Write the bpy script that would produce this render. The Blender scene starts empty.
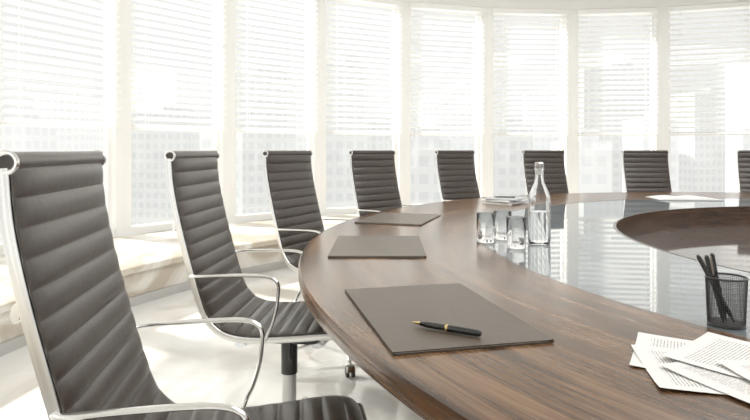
import bpy, math, random
from mathutils import Vector, Matrix
random.seed(4)
R=math.radians
C=Vector((2.74,2.35,0)); CAMH=1.12; TZ=0.74
SC=bpy.context.scene
SC.view_settings.view_transform='Standard'
SC.view_settings.look='None'
SC.view_settings.exposure=0.66
SC.view_settings.gamma=1.22

# ---------------------------------------------------------------- materials
def mat(name, col=(.8,.8,.8), rough=.5, metal=0, **kw):
    m=bpy.data.materials.new(name); m.use_nodes=True
    b=m.node_tree.nodes['Principled BSDF']
    b.inputs['Base Color'].default_value=(*col,1)
    b.inputs['Roughness'].default_value=rough
    b.inputs['Metallic'].default_value=metal
    for k,v in kw.items():
        b.inputs[k.replace('_',' ')].default_value=v
    return m
def N(m,t,**kw):
    n=m.node_tree.nodes.new(t)
    for k,v in kw.items(): setattr(n,k,v)
    return n
def L(m,a,b): m.node_tree.links.new(a,b)
def bsdf(m): return m.node_tree.nodes['Principled BSDF']
def noise_color(m, c1, c2, scale, detail=4, vec=None, bump=0, p1=.35,p2=.65, dist=0):
    tc=N(m,'ShaderNodeTexCoord'); n=N(m,'ShaderNodeTexNoise')
    n.inputs['Scale'].default_value=scale; n.inputs['Detail'].default_value=detail
    n.inputs['Distortion'].default_value=dist
    L(m,tc.outputs['Object'],n.inputs['Vector'])
    r=N(m,'ShaderNodeValToRGB'); r.color_ramp.elements[0].position=p1; r.color_ramp.elements[1].position=p2
    r.color_ramp.elements[0].color=(*c1,1); r.color_ramp.elements[1].color=(*c2,1)
    L(m,n.outputs['Fac'],r.inputs['Fac']); L(m,r.outputs['Color'],bsdf(m).inputs['Base Color'])
    if bump:
        bp=N(m,'ShaderNodeBump'); bp.inputs['Strength'].default_value=bump; bp.inputs['Distance'].default_value=.002
        L(m,n.outputs['Fac'],bp.inputs['Height']); L(m,bp.outputs['Normal'],bsdf(m).inputs['Normal'])
    return r
def math_n(m,op,a,b=None,c=None):
    n=N(m,'ShaderNodeMath',operation=op)
    for i,x in enumerate((a,b,c)):
        if x is None: continue
        if isinstance(x,(int,float)): n.inputs[i].default_value=x
        else: L(m,x,n.inputs[i])
    return n.outputs[0]

M={}
M['leather']=mat('leather_brown',(.05,.042,.037),.34); noise_color(M['leather'],(.024,.017,.013),(.036,.026,.020),60,3,bump=.2)
M['chrome']=mat('chrome',(.80,.80,.79),.16,1.0)
M['steel']=mat('brushed_steel',(.6,.6,.6),.3,1.0)
M['black']=mat('black_plastic',(.012,.012,.012),.4)
M['white']=mat('white_frame',(.93,.93,.92),.45)
M['ceiling']=mat('ceiling_paint',(.92,.92,.91),.8)
# slats: diffuse + translucent
m=mat('blind_slat',(.93,.93,.92),.5); M['slat']=m
tr=N(m,'ShaderNodeBsdfTranslucent'); tr.inputs['Color'].default_value=(.95,.95,.93,1)
mx=N(m,'ShaderNodeMixShader'); mx.inputs[0].default_value=.45
out=m.node_tree.nodes['Material Output']
L(m,bsdf(m).outputs[0],mx.inputs[1]); L(m,tr.outputs[0],mx.inputs[2]); L(m,mx.outputs[0],out.inputs[0])
# window glass
m=mat('window_glass'); M['glass']=m
t=N(m,'ShaderNodeBsdfTransparent'); t.inputs['Color'].default_value=(.97,.98,.98,1)
g=N(m,'ShaderNodeBsdfGlossy'); g.inputs['Roughness'].default_value=.02
mx=N(m,'ShaderNodeMixShader'); mx.inputs[0].default_value=.05
L(m,t.outputs[0],mx.inputs[1]); L(m,g.outputs[0],mx.inputs[2]); L(m,mx.outputs[0],m.node_tree.nodes['Material Output'].inputs[0])
# marble
M['marble']=mat('marble_beige',(.7,.67,.6),.3)
noise_color(M['marble'],(.56,.48,.38),(.88,.85,.78),1.8,9,p1=.40,p2=.58,dist=1.6)
M['floor']=mat('floor_polished',(.8,.8,.78),.08)
noise_color(M['floor'],(.68,.65,.60),(.88,.87,.85),.9,8,p1=.42,p2=.56,dist=1.4)
# wood
def wood(name,cols,rough):
    m=mat(name,(.2,.12,.08),rough)
    tc=N(m,'ShaderNodeTexCoord'); sp=N(m,'ShaderNodeSeparateXYZ'); L(m,tc.outputs['Object'],sp.inputs[0])
    nx=math_n(m,'MULTIPLY',sp.outputs[0],-1); ny=math_n(m,'MULTIPLY',sp.outputs[1],-1)
    ang=math_n(m,'ARCTAN2',ny,nx)
    r2=math_n(m,'ADD',math_n(m,'MULTIPLY',nx,nx),math_n(m,'MULTIPLY',ny,ny)); r=math_n(m,'SQRT',r2)
    def lay(ka,kr,detail,dist=0):
        cb=N(m,'ShaderNodeCombineXYZ'); L(m,math_n(m,'MULTIPLY',ang,ka),cb.inputs[0]); L(m,math_n(m,'MULTIPLY',r,kr),cb.inputs[1])
        L(m,math_n(m,'MULTIPLY',sp.outputs[2],kr),cb.inputs[2])
        n=N(m,'ShaderNodeTexNoise'); n.inputs['Scale'].default_value=1; n.inputs['Detail'].default_value=detail; n.inputs['Distortion'].default_value=dist
        L(m,cb.outputs[0],n.inputs['Vector']); return n.outputs['Fac']
    a=lay(5,24,4,.5); b=lay(16,150,4); 
    f=math_n(m,'ADD',math_n(m,'MULTIPLY',a,.64),math_n(m,'MULTIPLY',b,.36))
    rp=N(m,'ShaderNodeValToRGB'); e=rp.color_ramp.elements
    e[0].position=.38; e[0].color=(*cols[0],1); e[1].position=.63; e[1].color=(*cols[2],1)
    x=e.new(.5); x.color=(*cols[1],1)
    L(m,f,rp.inputs['Fac']); L(m,rp.outputs['Color'],bsdf(m).inputs['Base Color'])
    bp=N(m,'ShaderNodeBump'); bp.inputs['Strength'].default_value=.05; bp.inputs['Distance'].default_value=.001
    L(m,b,bp.inputs['Height']); L(m,bp.outputs['Normal'],bsdf(m).inputs['Normal'])
    return m
M['wood']=wood('walnut_wood',[(.032,.013,.005),(.098,.046,.020),(.200,.106,.052)],.24)
M['wood_dark']=wood('walnut_dark',[(.022,.011,.006),(.04,.02,.011),(.06,.034,.02)],.25)
M['tglass']=mat('table_glass_tinted',(.14,.165,.18),.03,0,IOR=2.2)
M['well']=mat('well_glass',(.07,.055,.048),.04,0,IOR=2.1)
M['folder']=mat('folder_leather',(.06,.05,.042),.42); noise_color(M['folder'],(.052,.034,.020),(.066,.045,.028),90,2,bump=.2)
M['gold']=mat('gold',(.8,.58,.25),.2,1.0)
M['penblack']=mat('pen_lacquer',(.006,.006,.006),.15)
M['cglass']=mat('clear_glass',(1,1,1),0.0,0,IOR=1.45,Transmission_Weight=1.0)
M['water']=mat('water',(.97,.99,1),0.0,0,IOR=1.33,Transmission_Weight=1.0)
M['paperw']=mat('paper_plain',(.80,.80,.78),.7)
M['paperg']=mat('paper_grey',(.38,.39,.40),.5)
# printed paper
m=mat('paper_printed',(.88,.88,.86),.7); M['paper']=m
tc=N(m,'ShaderNodeTexCoord'); sp=N(m,'ShaderNodeSeparateXYZ'); L(m,tc.outputs['Object'],sp.inputs[0])
line=math_n(m,'GREATER_THAN',math_n(m,'FRACT',math_n(m,'MULTIPLY',sp.outputs[1],170)),.62)
cb=N(m,'ShaderNodeCombineXYZ'); L(m,math_n(m,'MULTIPLY',sp.outputs[0],230),cb.inputs[0]); L(m,math_n(m,'FLOOR',math_n(m,'MULTIPLY',sp.outputs[1],170)),cb.inputs[1])
n=N(m,'ShaderNodeTexNoise'); n.inputs['Scale'].default_value=1; n.inputs['Detail'].default_value=1; L(m,cb.outputs[0],n.inputs['Vector'])
word=math_n(m,'GREATER_THAN',n.outputs['Fac'],.43)
mxx=math_n(m,'LESS_THAN',math_n(m,'ABSOLUTE',sp.outputs[0]),.083); myy=math_n(m,'LESS_THAN',math_n(m,'ABSOLUTE',sp.outputs[1]),.122)
f=math_n(m,'MULTIPLY',math_n(m,'MULTIPLY',line,word),math_n(m,'MULTIPLY',mxx,myy))
mc=N(m,'ShaderNodeMix',data_type='RGBA'); L(m,f,mc.inputs[0]); mc.inputs[6].default_value=(.78,.77,.75,1); mc.inputs[7].default_value=(.30,.30,.30,1)
L(m,mc.outputs[2],bsdf(m).inputs['Base Color'])
# building
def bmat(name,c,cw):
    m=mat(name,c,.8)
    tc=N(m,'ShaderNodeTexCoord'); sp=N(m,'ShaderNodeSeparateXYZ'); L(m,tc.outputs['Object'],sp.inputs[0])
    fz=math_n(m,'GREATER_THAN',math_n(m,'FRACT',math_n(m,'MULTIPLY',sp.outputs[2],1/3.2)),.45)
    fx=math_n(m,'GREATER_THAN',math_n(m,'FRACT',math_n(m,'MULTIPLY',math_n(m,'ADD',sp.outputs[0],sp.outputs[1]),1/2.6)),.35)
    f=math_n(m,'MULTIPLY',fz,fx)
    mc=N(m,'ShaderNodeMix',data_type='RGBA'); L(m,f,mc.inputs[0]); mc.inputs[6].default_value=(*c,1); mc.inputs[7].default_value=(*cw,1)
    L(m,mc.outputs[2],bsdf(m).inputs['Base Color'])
    bsdf(m).inputs['Emission Color'].default_value=(1,.99,.97,1); bsdf(m).inputs['Emission Strength'].default_value=.34  # aerial haze painted on as an even glow of the facades
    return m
M['b1']=bmat('facade_pale_haze_glow',(.40,.40,.40),(.33,.34,.34))
M['b2']=bmat('facade_grey_haze_glow',(.28,.28,.27),(.20,.21,.21))
M['city']=mat('city_ground',(.8,.8,.8),.9)

# ---------------------------------------------------------------- mesh builder
class MB:
    def __init__(s): s.v=[];s.f=[];s.m=[];s.mats=[]
    def mi(s,k):
        if k not in s.mats: s.mats.append(k)
        return s.mats.index(k)
    def add(s,vs,fs,k,T=None):
        o=len(s.v); i=s.mi(k)
        s.v+= [tuple(T@Vector(p)) if T else tuple(p) for p in vs]
        s.f+=[tuple(o+a for a in f) for f in fs]; s.m+=[i]*len(fs)
    def box(s,c,sz,k,T=None,bev=0):
        x,y,z=[a/2 for a in sz]
        vs=[(c[0]+i*x,c[1]+j*y,c[2]+l*z) for i in(-1,1) for j in(-1,1) for l in(-1,1)]
        s.add(vs,[(0,1,3,2),(4,6,7,5),(0,4,5,1),(2,3,7,6),(0,2,6,4),(1,5,7,3)],k,T)
    def lathe(s,prof,k,n=32,T=None,closed=False):
        vs=[];fs=[];q=len(prof)
        for i in range(n):
            a=2*math.pi*i/n
            for r,z in prof: vs.append((r*math.cos(a),r*math.sin(a),z))
        for i in range(n):
            j=(i+1)%n
            for p in range(q if closed else q-1):
                p2=(p+1)%q
                ids=(i*q+p,j*q+p,j*q+p2,i*q+p2)
                if prof[p][0]==0: ids=(i*q,j*q+p2,i*q+p2) if p==0 else ids
                fs.append(ids)
        s.add(vs,fs,k,T)
    def sweep(s,pts,ref,a,b,k,n=10,T=None,closed=False,rect=False):
        pts=[Vector(p) for p in pts]; ref=Vector(ref); vs=[];fs=[];m=len(pts)
        for i,p in enumerate(pts):
            if closed: t=pts[(i+1)%m]-pts[i-1]
            else: t=pts[min(i+1,m-1)]-pts[max(i-1,0)]
            t.normalize(); B=(ref-ref.dot(t)*t).normalized(); Nn=t.cross(B)
            aa=a[i] if isinstance(a,(list,tuple)) else a; bb=b[i] if isinstance(b,(list,tuple)) else b
            for j in range(n):
                an=2*math.pi*(j+.5)/n
                ca,sa=math.cos(an),math.sin(an)
                if rect: ca,sa=[math.copysign(abs(x)**.35,x) for x in (ca,sa)]
                vs.append(p+B*aa*ca+Nn*bb*sa)
        for i in range(m if closed else m-1):
            i2=(i+1)%m
            for j in range(n):
                j2=(j+1)%n
                fs.append((i*n+j,i*n+j2,i2*n+j2,i2*n+j))
        if not closed:
            fs.append(tuple(range(n))[::-1]); fs.append(tuple((m-1)*n+j for j in range(n)))
        s.add(vs,fs,k,T)
    def mesh(s,name,angle=40,merge=True):
        me=bpy.data.meshes.new(name); me.from_pydata(s.v,[],s.f)
        for k in s.mats: me.materials.append(M[k])
        me.polygons.foreach_set('material_index',s.m)
        if merge:
            import bmesh
            bm=bmesh.new(); bm.from_mesh(me); bmesh.ops.remove_doubles(bm,verts=bm.verts,dist=1e-6)
            bmesh.ops.recalc_face_normals(bm,faces=bm.faces); bm.to_mesh(me); bm.free()
        me.shade_smooth(); me.set_sharp_from_angle(angle=R(angle)); me.update()
        return me
def obj(name,me,loc=(0,0,0),rot=(0,0,0),parent=None):
    o=bpy.data.objects.new(name,me); o.location=loc; o.rotation_euler=rot
    SC.collection.objects.link(o)
    if parent: o.parent=parent
    return o
def empty(name,loc=(0,0,0),rot=(0,0,0)): 
    e=obj(name,None,loc,rot); e.empty_display_size=.1; return e
def catmull(P,step):
    P=[Vector(p) for p in P]; Q=[P[0]*2-P[1]]+P+[P[-1]*2-P[-2]]; out=[]
    for i in range(1,len(Q)-2):
        for j in range(30):
            t=j/30; a,b,c,d=Q[i-1],Q[i],Q[i+1],Q[i+2]
            out.append(.5*((2*b)+(c-a)*t+(2*a-5*b+4*c-d)*t*t+(3*b-a-3*c+d)*t**3))
    out.append(P[-1])
    L_=[0]
    for i in range(1,len(out)): L_.append(L_[-1]+(out[i]-out[i-1]).length)
    n=int(L_[-1]/step); res=[];k=0
    for i in range(n+1):
        s=L_[-1]*i/n
        while k<len(L_)-2 and L_[k+1]<s: k+=1
        f=(s-L_[k])/max(1e-9,L_[k+1]-L_[k]); res.append(out[k].lerp(out[k+1],min(1,f)))
    return res,L_[-1]

# ---------------------------------------------------------------- room
RW=6.2; NF=31; DA=2*math.pi/NF; A0=R(0.8)
def pol(r,th,z=0): return Vector((C.x+r*math.sin(th),C.y+r*math.cos(th),z))
SILL=.30; TOP=3.14; CEIL=3.32
b=MB(); b.lathe([(0,0),(6.6,0),(6.6,-.1),(0,-.1)],'floor',62); obj('floor',b.mesh('floor'),(C.x,C.y,0))
b=MB(); b.lathe([(0,CEIL),(6.6,CEIL),(6.6,CEIL+.1),(0,CEIL+.1)],'ceiling',62); obj('ceiling',b.mesh('ceiling'),(C.x,C.y,0))
b=MB(); b.lathe([(6.12,TOP),(6.4,TOP),(6.4,CEIL),(6.12,CEIL)],'ceiling',NF,T=Matrix.Rotation(-A0+math.pi/2,4,'Z'),closed=True); obj('wall_header',b.mesh('wall_header'),(C.x,C.y,0))
b=MB(); b.lathe([(6.1,-.0),(6.4,-.0),(6.4,SILL),(6.1,SILL)],'white',NF,T=Matrix.Rotation(-A0+math.pi/2,4,'Z'),closed=True); obj('wall_parapet',b.mesh('wall_parapet'),(C.x,C.y,0))
b=MB(); b.lathe([(4.86,0.0),(4.86,.245),(4.80,.25),(4.795,.29),(4.81,.30),(6.1,.30),(6.1,0)],'marble',124); obj('window_bench',b.mesh('window_bench'),(C.x,C.y,0))
b=MB(); b.lathe([(4.845,0),(4.835,.07),(4.86,.07),(4.86,0)],'steel',124,closed=True); obj('baseboard_bench',b.mesh('baseboard_bench'),(C.x,C.y,0))
FWD=2*RW*math.sin(DA/2); AP=RW*math.cos(DA/2)
# window frame (local: x along facet, y outward)
b=MB(); H=TOP-SILL; zc=(TOP+SILL)/2
for sx in (-1,1):
    b.box((sx*(FWD/2-.045),0,zc),(.09,.14,H),'white')
    b.box((sx*(FWD/2-.105),.03,zc),(.035,.06,H),'white')
b.box((0,0,SILL+.035),(FWD-.18,.12,.07),'white'); b.box((0,0,TOP-.035),(FWD-.18,.12,.07),'white')
frame_me=b.mesh('window_frame',30)
b=MB(); b.box((0,.04,zc),(FWD-.24,.008,H-.14),'glass'); glass_me=b.mesh('window_pane')
b=MB(); BW=FWD-.16; z0=1.33; z1=3.05; pitch=.072; n=int((z1-z0)/pitch)
for i in range(n+1):
    z=z0+.03+i*pitch; w=.056; tilt=R(-25)
    vs=[];
    for sx in (-1,1):
        for j in range(4):
            t=(j/3-.5); y=t*w; zz=.005*(1-4*t*t)
            vs.append((sx*BW/2, y*math.cos(tilt)-zz*math.sin(tilt), z+y*math.sin(tilt)+zz*math.cos(tilt)))
    b.add(vs,[(j,j+1,4+j+1,4+j) for j in range(3)],'slat')
b.box((0,0,z0),(BW,.05,.022),'slat'); b.box((0,0,3.09),(BW,.06,.06),'white')
for x in (-BW*.36,BW*.36):
    for y in (-.028,.028): b.box((x,y,(z0+3.06)/2),(.004,.002,3.06-z0),'white')
blind_me=b.mesh('blind_slats',20,False)
for i in range(NF):
    th=A0+(i+.5)*DA
    e=empty('window_%d'%(i+1),pol(AP,th),(0,0,-th))
    obj('frame',frame_me,parent=e); obj('pane',glass_me,parent=e)
    e2=empty('venetian_blind',pol(AP-.105,th),(0,0,-th)); obj('slats',blind_me,parent=e2)

# ---------------------------------------------------------------- city
city=empty('city_skyline')
GZ=-70
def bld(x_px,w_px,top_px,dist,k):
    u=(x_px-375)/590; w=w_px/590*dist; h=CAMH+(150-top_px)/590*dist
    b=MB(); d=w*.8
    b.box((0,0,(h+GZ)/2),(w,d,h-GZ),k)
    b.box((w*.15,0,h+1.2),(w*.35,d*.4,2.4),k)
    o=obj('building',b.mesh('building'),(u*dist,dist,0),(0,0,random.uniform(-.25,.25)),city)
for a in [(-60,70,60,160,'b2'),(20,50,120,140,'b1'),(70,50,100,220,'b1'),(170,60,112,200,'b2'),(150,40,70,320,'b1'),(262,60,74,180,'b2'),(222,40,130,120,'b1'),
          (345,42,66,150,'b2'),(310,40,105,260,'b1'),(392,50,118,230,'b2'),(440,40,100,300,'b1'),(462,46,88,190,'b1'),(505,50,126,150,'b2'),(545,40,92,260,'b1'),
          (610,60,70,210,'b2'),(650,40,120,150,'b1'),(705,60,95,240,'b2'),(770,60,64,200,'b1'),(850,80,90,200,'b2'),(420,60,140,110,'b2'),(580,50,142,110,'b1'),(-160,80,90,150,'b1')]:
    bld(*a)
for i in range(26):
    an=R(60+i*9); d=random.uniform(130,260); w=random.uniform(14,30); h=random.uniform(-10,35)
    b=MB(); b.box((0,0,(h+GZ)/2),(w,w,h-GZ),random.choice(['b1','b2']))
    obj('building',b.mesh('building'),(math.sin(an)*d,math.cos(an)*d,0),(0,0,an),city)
b=MB(); b.add([(-900,-900,GZ),(900,-900,GZ),(900,900,GZ),(-900,900,GZ)],[(0,1,2,3)],'city'); obj('city_ground',b.mesh('cg'),parent=city)

# ---------------------------------------------------------------- table
RO=3.02; RI=2.30; RH=1.66
tb=empty('conference_table',(C.x,C.y,0))
b=MB(); b.lathe([(RI,TZ),(RO-.02,TZ),(RO-.006,TZ-.003),(RO,TZ-.012),(RO,TZ-.040),(RO-.006,TZ-.048),(RO-.03,TZ-.052),(RI,TZ-.052)],'wood',288,closed=True); obj('wood_ring',b.mesh('wr'),parent=tb)
b=MB(); b.lathe([(RH,TZ-.001),(RI-.003,TZ-.001),(RI-.003,TZ-.04),(RH,TZ-.04)],'tglass',288,closed=True); obj('glass_ring',b.mesh('gr'),parent=tb)
b=MB(); b.lathe([(RH-.002,TZ),(RH-.012,TZ),(RH-.012,TZ-.17),(RH-.002,TZ-.17)],'wood_dark',200,closed=True)
b.lathe([(0,TZ-.13),(RH-.012,TZ-.13),(RH-.012,TZ-.15),(0,TZ-.15)],'well',200); obj('center_well',b.mesh('cw'),parent=tb)
b=MB()
b.lathe([(1.75,0),(1.75,TZ-.052),(1.80,TZ-.052),(1.80,0)],'wood_dark',160,closed=True)
for i in range(10):
    a=R(9+36*i); T=Matrix.Rotation(a,4,'Z')
    b.box((2.1,0,(TZ-.052)/2),(.6,.05,TZ-.052),'wood_dark',T)
obj('table_base',b.mesh('tbase'),parent=tb)

# ---------------------------------------------------------------- chair
prof=[(-.350,1.092),(-.342,1.0),(-.318,.88),(-.282,.74),(-.250,.63),(-.222,.56),(-.170,.515),(-.08,.50),(.06,.508),(.17,.518),(.225,.512),(.252,.485)]
P,PL=catmull([(x,0,z) for x,z in prof],.0033)
HW=.220
def norm(i):
    t=(P[min(i+1,len(P)-1)]-P[max(i-1,0)]).normalized()
    return Vector((-t.z,0,t.x))
nn=norm(40); sgn=1 if nn.x>0 else -1
b=MB(); ys=[-1,-.985,-.95,-.85,-.6,-.3,0,.3,.6,.85,.95,.985,1]
for side in (1,-1):
    vs=[];fs=[];q=len(ys)
    for i,p in enumerate(P):
        s=PL*i/(len(P)-1); rib=abs(math.sin(math.pi*s/.05))**.42
        for y in ys:
            e=(1-abs(y)**10)
            off=(.005+.0075*rib*(1 if side>0 else .5))*(e*.8+.2)
            vs.append(p+norm(i)*sgn*side*off+Vector((0,y*HW,0)))
    for i in range(len(P)-1):
        for j in range(q-1): fs.append((i*q+j,i*q+j+1,(i+1)*q+j+1,(i+1)*q+j))
    b.add(vs,fs,'leather')
    if side==1: front=vs
    else:
        n=len(P)
        for j0 in (0,q-1):
            vv=[];ff=[]
            for i in range(n): vv+=[front[i*q+j0],vs[i*q+j0]]
            ff=[(2*i,2*i+1,2*i+3,2*i+2) for i in range(n-1)]
            b.add(vv,ff,'leather')
# head roll and front roll
b.sweep([(-.358,y,1.100) for y in (-HW,-.1,0,.1,HW)],(1,0,0),.0175,.0175,'leather',24)
b.sweep([(.250,y,.483) for y in (-HW,-.1,0,.1,HW)],(1,0,0),.014,.014,'leather',16)
sling_me=b.mesh('sling',60)
# frame
b=MB()
for sy in (-1,1):
    y=sy*(HW-.002)
    rp=[]
    for i in range(0,len(P),6):
        q_=P[i]-norm(i)*sgn*.014; rp.append(Vector((q_.x,y,q_.z)))
    b.sweep(rp,(0,1,0),.0065,.0105,'chrome',12,rect=True)
    ring=[(-.358+.0160*math.cos(a),sy*(HW+.001),1.100+.0160*math.sin(a)) for a in [2*math.pi*i/24 for i in range(24)]]
    b.sweep(ring,(0,1,0),.004,.0042,'chrome',8,closed=True)
    ring=[(.250+.010*math.cos(a),sy*(HW+.001),.483+.010*math.sin(a)) for a in [2*math.pi*i/20 for i in range(20)]]
    b.sweep(ring,(0,1,0),.004,.004,'chrome',8,closed=True)
b.sweep([(-.345,y,.86) for y in (-HW,-.1,0,.1,HW)],(0,0,1),.016,.007,'chrome',10)
for x in (-.12,.14): b.sweep([(x,y,.472-.03*(1-(y/HW)**2)) for y in (-HW,-.15,-.08,0,.08,.15,HW)],(1,0,0),.018,.008,'chrome',10)
frame2_me=b.mesh('cframe')
b=MB()
for sy in (-1,1):
    y=sy*(HW+.024); yi=sy*(HW+.006)
    pts=[(-.283,yi,.700),(-.262,y,.703),(-.18,y,.706),(-.09,y,.708),(-.03,y,.706),(.002,y,.697),(.016,y,.680),(.017,y,.655),(.010,y,.60),(-.006,y,.545),(-.022,y,.512),(-.03,yi,.492)]
    AP_,_=catmull(pts,.012)
    b.sweep(AP_,(0,1,0),.008,.0055,'chrome',12)
arm_me=b.mesh('arms')
b=MB()
b.lathe([(0,.455),(.03,.455),(.03,.30),(.026,.30)],'black',24)
b.box((0,0,.44),(.26,.11,.035),'black'); b.sweep([(.02,-.05,.43),(.04,-.17,.42),(.05,-.22,.42)],(0,0,1),.005,.005,'black',8)
b.lathe([(.026,.32),(.026,.14)],'steel',24)
b.lathe([(0,.15),(.040,.15),(.045,.13),(.045,.075),(.03,.065),(0,.065)],'chrome',24)
for i in range(5):
    T=Matrix.Rotation(2*math.pi*i/5+.3,4,'Z')
    b.sweep([(.03,0,.118),(.12,0,.108),(.22,0,.092),(.30,0,.078)],(0,1,0),[.024,.02,.016,.012],[.016,.013,.010,.008],'chrome',12,T)
    b.sweep([(.295,0,.078),(.295,0,.05)],(1,0,0),.007,.007,'steel',10,T)
    for sy in (-1,1):
        W=T@Matrix.Translation((.30,sy*.014,.027))@Matrix.Rotation(R(90),4,'X')
        b.lathe([(0,-.010),(.020,-.010),(.0265,-.007),(.0265,.007),(.020,.010),(0,.010)],'black',24,W)
    b.sweep([(.33,0,.032),(.318,0,.052),(.295,0,.060),(.275,0,.052)],(0,1,0),.022,.004,'chrome',10,T)
base_me=b.mesh('cbase')
def chair(bx,by,phi):
    a=R(phi); o=Vector((bx+.350*math.cos(a),by+.350*math.sin(a),0))
    e=empty('office_chair',o,(0,0,a))
    obj('sling_seat',sling_me,parent=e); obj('side_frame',frame2_me,parent=e); obj('armrests',arm_me,parent=e); obj('star_base',base_me,parent=e)
chair(-.605,1.15,8)
chair(-.665,2.2,-4)
chair(-.485,3.36,-26)
chair(-.01,4.34,-45)
chair(.70,5.11,-53)
chair(1.60,5.59,-72)
chair(2.66,5.80,-89)
chair(3.73,5.66,-106.5)
for k in range(2,11):
    th=16.5+18*(k-1); chair(C.x+3.45*math.sin(R(th)),C.y+3.45*math.cos(R(th)),-90-th)

# ---------------------------------------------------------------- table items
def folder(X,Y,rotdeg,lx=.36,ly=.50,name='document_folder'):
    e=empty(name,(X,Y,TZ),(0,0,R(rotdeg)))
    b=MB(); b.box((0,0,.0015),(lx,ly,.0024),'folder'); b.box((0,0,.0037),(lx-.012,ly-.008,.002),'paperw'); b.box((0,0,.0060),(lx,ly,.0026),'folder')
    b.sweep([(lx/2,-ly/2,.0040),(lx/2,ly/2,.0040)],(1,0,0),.004,.0036,'folder',12)
    obj('cover',b.mesh('fold'),parent=e)
folder(.134,1.370,13,.325,.505)
folder(.01,2.32,-1,.345,.49)
folder(.135,3.24,-18,.35,.49)
def pen(name,p0,p1,k='penblack',gold=True,r=.0058,parent=None):
    p0=Vector(p0);p1=Vector(p1); d=p1-p0; l=d.length
    q=d.to_track_quat('Z','Y')
    b=MB()
    b.lathe([(0,0),(.0012,.001),(.003,.012),(.0045,.02)],'gold' if gold else k,20)
    b.lathe([(.0045,.02),(r*.95,.035),(r,l*.5)],k,20)
    b.lathe([(r*1.06,l*.5),(r*1.12,l*.505),(r*1.12,l*.53),(r*1.06,l*.535)],'gold' if gold else k,20)
    b.lathe([(r*1.05,l*.535),(r*1.0,l*.95),(r*.7,l*.985),(0,l)],k,20)
    b.box((0,-r*1.35,l*.82),(.003,.0016,l*.28),'gold' if gold else 'steel')
    o=obj(name,b.mesh(name),p0,q.to_euler(),parent); return o
def tp(px,py,z=TZ):
    v=py-150; Y=590*(CAMH-z)/v; return Vector(((px-375)/590*Y,Y,z))
zf=TZ+.0075+.0075
pen('fountain_pen',tp(412,322,zf),tp(482,334,zf),r=.0068)
# bottle
e=empty('water_bottle',(.668,2.40,TZ))
b=MB(); b.lathe([(0,0),(.040,0),(.044,.004),(.045,.02),(.045,.17),(.042,.195),(.030,.225),(.019,.25),(.0165,.27),(.0165,.300),(.019,.302),(.019,.308),(.0135,.308),(.0135,.27),(.017,.247),(.028,.222),(.039,.193),(.0415,.17),(.0415,.02),(.038,.010),(0,.010)],'cglass',48)
obj('bottle_glass',b.mesh('bg'),parent=e)
b=MB(); b.lathe([(0,.0105),(.0378,.0105),(.0412,.0205),(.0412,.13),(0,.13)],'water',48); obj('bottle_water',b.mesh('bw'),parent=e)
b=MB(); b.lathe([(0,.3085),(.0165,.3085),(.018,.311),(.018,.326),(.014,.330),(0,.331)],'steel',32); b.lathe([(0,.28),(.0132,.28),(.0132,.3085),(0,.3085)],'white',24); obj('bottle_cap',b.mesh('bc'),parent=e)
for (px,py) in [(487,243),(504,240),(518,249)]:
    p=tp(px,py); p.y+=.03
    b=MB(); b.lathe([(0,0),(.034,0),(.036,.003),(.0385,.118),(.0375,.1195),(.0365,.118),(.0338,.012),(0,.010)],'cglass',40)
    obj('drinking_glass',b.mesh('dg'),p+Vector((0,0,.0005)))
# pen cup (wire mesh)
cup=empty('pencil_cup',(.765,1.285,TZ))
gm=bpy.data.meshes.new('cupmesh'); vs=[];fs=[];n=60;h=28
for j in range(h+1):
    r=.036+.004*j/h
    for i in range(n):
        a=2*math.pi*i/n; vs.append((r*math.cos(a),r*math.sin(a),.004+.098*j/h))
for j in range(h):
    for i in range(n): fs.append((j*n+i,j*n+(i+1)%n,(j+1)*n+(i+1)%n,(j+1)*n+i))
gm.from_pydata(vs,[],fs); gm.materials.append(M['black'])
o=obj('wire_wall',gm,parent=cup); wm=o.modifiers.new('w','WIREFRAME'); wm.thickness=.0015; wm.use_even_offset=False
b=MB(); b.sweep([(.040*math.cos(a),.040*math.sin(a),.103) for a in [2*math.pi*i/48 for i in range(48)]],(0,0,1),.0025,.002,'black',8,closed=True)
b.lathe([(0,.0),(.036,.0),(.0375,.002),(.0365,.006),(0,.006)],'black',40); obj('rim_and_floor',b.mesh('cr'),parent=cup)
for d0,d1 in [((.012,-.01,.007),(-.055,.015,.150)),((.0,.012,.007),(-.036,-.008,.158)),((-.012,-.012,.007),(-.030,.025,.148)),((.0,.0,.007),(-.012,.033,.135))]:
    pen('pen',d0,d1,'penblack',False,.0048,cup)
# papers
pp=empty('paper_sheets',(0,0,TZ))
def sheet(X,Y,rot,z):
    n=8; vs=[];fs=[]
    for i in range(n+1):
        for j in range(n+1):
            x=(i/n-.5)*.21; y=(j/n-.5)*.297
            vs.append((x,y,.0035*(abs(x)/.105)**3*(abs(y)/.1485)**2))
    for i in range(n):
        for j in range(n): fs.append((i*(n+1)+j,(i+1)*(n+1)+j,(i+1)*(n+1)+j+1,i*(n+1)+j+1))
    me=bpy.data.meshes.new('sheet'); me.from_pydata(vs,[],fs); me.materials.append(M['paper']); me.shade_smooth()
    obj('sheet',me,(X,Y,z),(0,0,R(rot)),pp)
sheet(.625,1.055,62,.001); sheet(.615,1.00,78,.003); sheet(.67,.98,112,.0055); sheet(.69,1.015,40,.008); sheet(.75,.935,95,.011)
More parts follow.
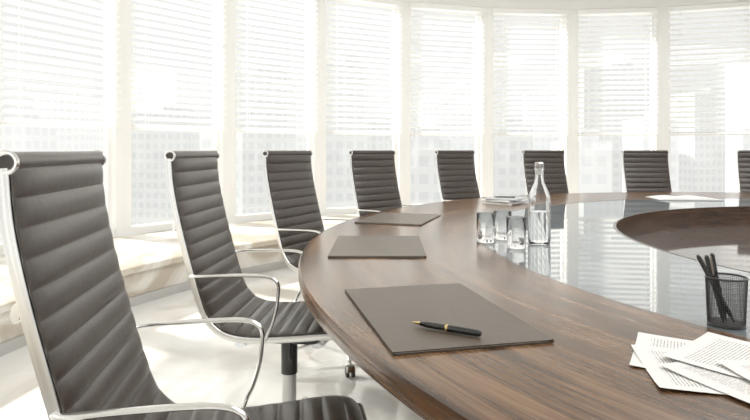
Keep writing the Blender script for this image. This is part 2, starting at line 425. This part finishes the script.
# magazines
mg=empty('magazine_stack',(tp(507,203).x,tp(507,203).y,TZ),(0,0,R(-42)))
b=MB()
for i,(dx,dy,r,k) in enumerate([(0,0,0,'paperw'),(.01,.01,6,'paperg'),(-.01,0,-5,'paperw'),(.0,.012,10,'paperg')]):
    b.box((dx,dy,.005+i*.009),(.22,.30,.0085),k,Matrix.Rotation(R(r),4,'Z'))
obj('magazines',b.mesh('mag'),parent=mg)
pen('pen',(-.08,-.05,.043),(.05,.03,.043),'penblack',False,.005,mg)
nb=empty('open_notebook',(tp(683,199).x,tp(683,199).y,TZ),(0,0,R(-6)))
b=MB(); b.box((0,0,.003),(.46,.31,.005),'paperg')
for sx in (-1,1):
    vs=[];fs=[]
    for i in range(9):
        t=i/8; x=sx*(.002+.22*t); z=.006+.014*math.sin(math.pi*min(1,t*1.0))*(1-t*.6)+.004*(1-t)
        vs+=[(x,-.15,z),(x,.15,z),(x,-.15,.0055),(x,.15,.0055)]
    for i in range(8):
        a=i*4; fs+=[(a,a+4,a+5,a+1),(a,a+2,a+6,a+4),(a+1,a+5,a+7,a+3)]
    fs.append((32,34,35,33)); b.add(vs,fs,'paperw')
obj('pages',b.mesh('nb'),parent=nb)

# ---------------------------------------------------------------- light
w=bpy.data.worlds.new('World'); SC.world=w; w.use_nodes=True
bg=w.node_tree.nodes['Background']; bg.inputs[0].default_value=(1.0,.99,.965,1); bg.inputs[1].default_value=.60
sl=bpy.data.lights.new('sun','SUN'); sl.energy=6.5; sl.angle=R(2.0); sl.color=(1,.95,.86)
so=bpy.data.objects.new('sun',sl); SC.collection.objects.link(so)
so.rotation_euler=Vector((.80,-.50,-.56)).to_track_quat('-Z','Y').to_euler(); so.location=(-10,8,8)
# added fill light: rimmed disc above the table, out of view, brightens the interior
cl=empty('added_fill_light',(C.x,C.y,CEIL))
b=MB(); b.lathe([(2.02,-.001),(2.10,-.001),(2.10,-.05),(2.02,-.05)],'white',96,closed=True); obj('fill_light_rim',b.mesh('rim'),parent=cl)
al=bpy.data.lights.new('fill_light_disc','AREA'); al.shape='DISK'; al.size=4.0; al.energy=100; al.color=(1,.98,.95)
ao=bpy.data.objects.new('fill_light_disc',al); SC.collection.objects.link(ao); ao.parent=cl; ao.location=(0,0,-.03)

cam=bpy.data.cameras.new('camera'); co=bpy.data.objects.new('camera',cam); SC.collection.objects.link(co)
co.location=(0,0,CAMH); co.rotation_euler=(R(90),0,0); cam.lens=590/750*36; cam.sensor_width=36; cam.shift_y=-60/750
cam.clip_end=2000; cam.clip_start=.02
SC.camera=co
